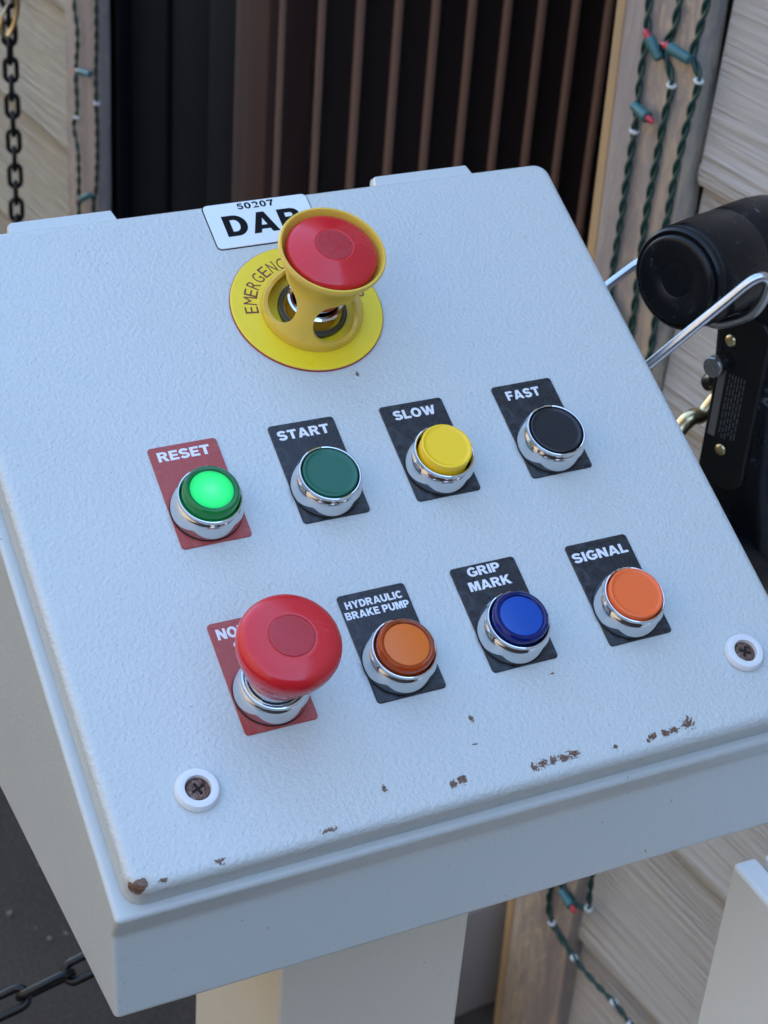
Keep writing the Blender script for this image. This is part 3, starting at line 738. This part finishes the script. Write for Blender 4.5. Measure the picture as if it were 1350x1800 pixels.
# ---- wire cradle on the side of the housing
rodp = [(224,62,1216),(247.5,53.5,1243),(257.6,49.9,1254.6),(267.7,46.2,1266.2),(277.8,42.5,1277.8),(284,40.2,1285),(288.5,38.6,1289),(292.5,37.9,1289.8),(295.8,38,1287),(297.6,39.3,1282),(298.6,42.5,1274.5),(298.6,47.5,1266),(297.6,56,1258.3),(295.5,71,1249),(297,90,1245.5),(300,108,1248),(302,121,1257),(302,128,1261),(301,136,1257),(297.2,145.4,1249.5),(279.4,146.2,1237.7),(222,147,1199)]
path = smooth_path([Vector(q)/1000-con.location for q in rodp], 6)
finish('cradle_rod', tube(path, .0025, 14), 'rod_steel', con, scale=1, angle=80)

# ================================================================== handset resting in the cradle
cap_c = Vector((.2697, .0722, 1.2761)); ax = Vector((-.936, -.352, .02)).normalized()   # outward from the ear cap
hs = root('telephone_handset', (.330, .10, 1.10), 'scuffed black telephone handset resting in the wire cradle', 'handset')
q = ax.to_track_quat('Z', 'Y').to_matrix().to_4x4()
def hp(name, bm, material, mt, parent=None, **kw):
    return finish(name, bm, material, parent or hs, (T(-hs.location) @ mt) if parent is None else mt, **kw)
EM = T(cap_c) @ q
# barrel with rounded rear
pr = [(26.2, -3.0), (27.0, -4.0), (27.6, -8), (27.8, -20), (27.6, -38), (27.2, -39.0), (27.2, -39.8), (27.6, -40.6), (27.8, -55), (27.6, -66), (26.6, -76), (24.4, -84), (20.5, -91), (15, -96), (8, -98.6), (.1, -99)]
pr = [(a_*.94, b_) for a_, b_ in pr]
hp('earpiece_barrel', lathe(pr, 64), 'handset', EM, angle=50)
hp('ear_cap', lathe([(a_*.94, b_) for a_, b_ in ((26.6, -3.2), (27.2, -2.0), (26.8, .4), (25.6, 1.2), (24.4, .6), (23.8, .4), (23.4, 2.2), (22.6, 3.3), (20.8, 3.8), (18, 3.4), (9.6, 2.4), (9.2, 1.9), (8.8, 1.9), (.1, 1.7))], 64), 'handset', EM, angle=50)
# handle: rounded-rectangle sections swept downwards; local x = along ax, local y = side
side = Vector((-ax.y, ax.x, 0)).normalized()      # towards the camera's right
ux = Vector((ax.x, ax.y, 0)).normalized(); 
HB = Matrix((ux, side, Vector((0, 0, 1)))).transposed().to_4x4()
hc = Vector((.3470, .1010, 0))
bm = bmesh.new(); rings = []
for z_, ox, w_, dpt in ((1290, 16, 10, 14), (1285, 13, 24, 28), (1274, 8, 36, 40), (1260, 3, 41, 44), (1248, 2, 42, 42), (1236, 5, 42, 34), (1215, 6, 41, 32), (1180, 6, 41, 31), (1150, 5, 42, 32), (1135, 2, 44, 36), (1118, -6, 48, 46), (1100, -12, 52, 54), (1080, -12, 46, 52), (1068, -12, 30, 36)):
    vs = []
    for i in range(32):
        a = 2*PI*i/32; ca, sa = math.cos(a), math.sin(a); e_ = .55
        vs.append(bm.verts.new((ox+dpt/2*math.copysign(abs(ca)**e_, ca)*1.0-6, w_/2*math.copysign(abs(sa)**e_, sa)+(1236-z_)*.10, z_)))
    rings.append(vs)
rings = rings[::-1]
loft(bm, rings)
hp('handle', bm, 'handset', T(hc) @ HB, angle=60)
# mouthpiece barrel
MM = T(Vector((cap_c.x+.045, cap_c.y+.004, 1.085))) @ q
hp('mouthpiece_barrel', lathe([(22, 3), (25.5, 1.5), (26.5, -2), (27.0, -8), (27.2, -40), (26.6, -62), (23.5, -76), (17, -84), (.1, -88)], 56), 'handset', MM, angle=50)
# metal face plate with screws, release button and data label on the inner face
fx = 16.2
FP = T(hc) @ HB @ T((fx/1000, 0, 0))   # x out of face
def face(name, bm, material, y, z, parent=None): return hp(name, bm, material, FP @ T((0, (y+(1236-z)*.10)/1000, z/1000)) @ Matrix.Rotation(PI/2, 4, 'Y'), angle=50)
bm = rr_solid(-50, 52, -14, 14, 10, [(0, -3), (0, .6), (.5, 1.2)], seg=8)
face('face_plate', bm, 'handset_plate', -1, 1188)
face('screw', lathe([(3.3, 1.0), (3.3, 1.6), (2.6, 2.3), (1, 2.6), (.1, 2.6)], 24), M['brass'], -6, 1221)
face('screw', lathe([(3.3, 1.0), (3.3, 1.6), (2.6, 2.3), (1, 2.6), (.1, 2.6)], 24), M['brass'], -6, 1158)
face('release_button', lathe([(3.6, 0), (3.6, 5.5), (5.4, 5.6), (5.7, 6.0), (5.7, 10), (5.3, 10.6), (.1, 10.7)], 40), M['steel'], -10, 1207)
bm = rr_solid(-20, 20, -2.2, 2.2, .4, [(0, 1.0), (0, 1.25)], seg=2)
face('data_label', bm, mat('label_silver', (.20, .185, .16), .4, .5), -11, 1184)
bm = bmesh.new(); random.seed(3)
for r0 in range(6):
    x = -19
    while x < 17:
        l_ = random.uniform(1.5, 4.5); box(bm, x, min(x+l_, 19), -5.6+r0*1.9, -4.9+r0*1.9, 1.15, 1.24); x += l_+random.uniform(.7, 1.4)
face('label_print', bm, mat('label_print', (.10, .095, .09), .5), -1, 1184)

# brass coupling behind the handset
bc = root('brass_coupling', (.335, .1227, 1.150), 'small brass fitting with a grey knob showing behind the handset', 'fitting')
bl = [(-.0335,-.010,-.020),(-.020,-.004,-.004),(-.010,0,.006),(-.004,0,.012),(.004,0,.013),(.014,0,.026),(.03,.0,.036)]
finish('stem', tube(smooth_path(bl, 5), lambda t: .0030+.0018*math.sin(t*PI), 12), 'brass', bc, scale=1, angle=60)
finish('knob', lathe([(3, -5), (5, -4), (5.6, 0), (5, 4), (3, 5)], 28), 'dark_steel', bc, T((.009, .004, .0305)) @ Matrix.Rotation(.9, 4, 'X'))
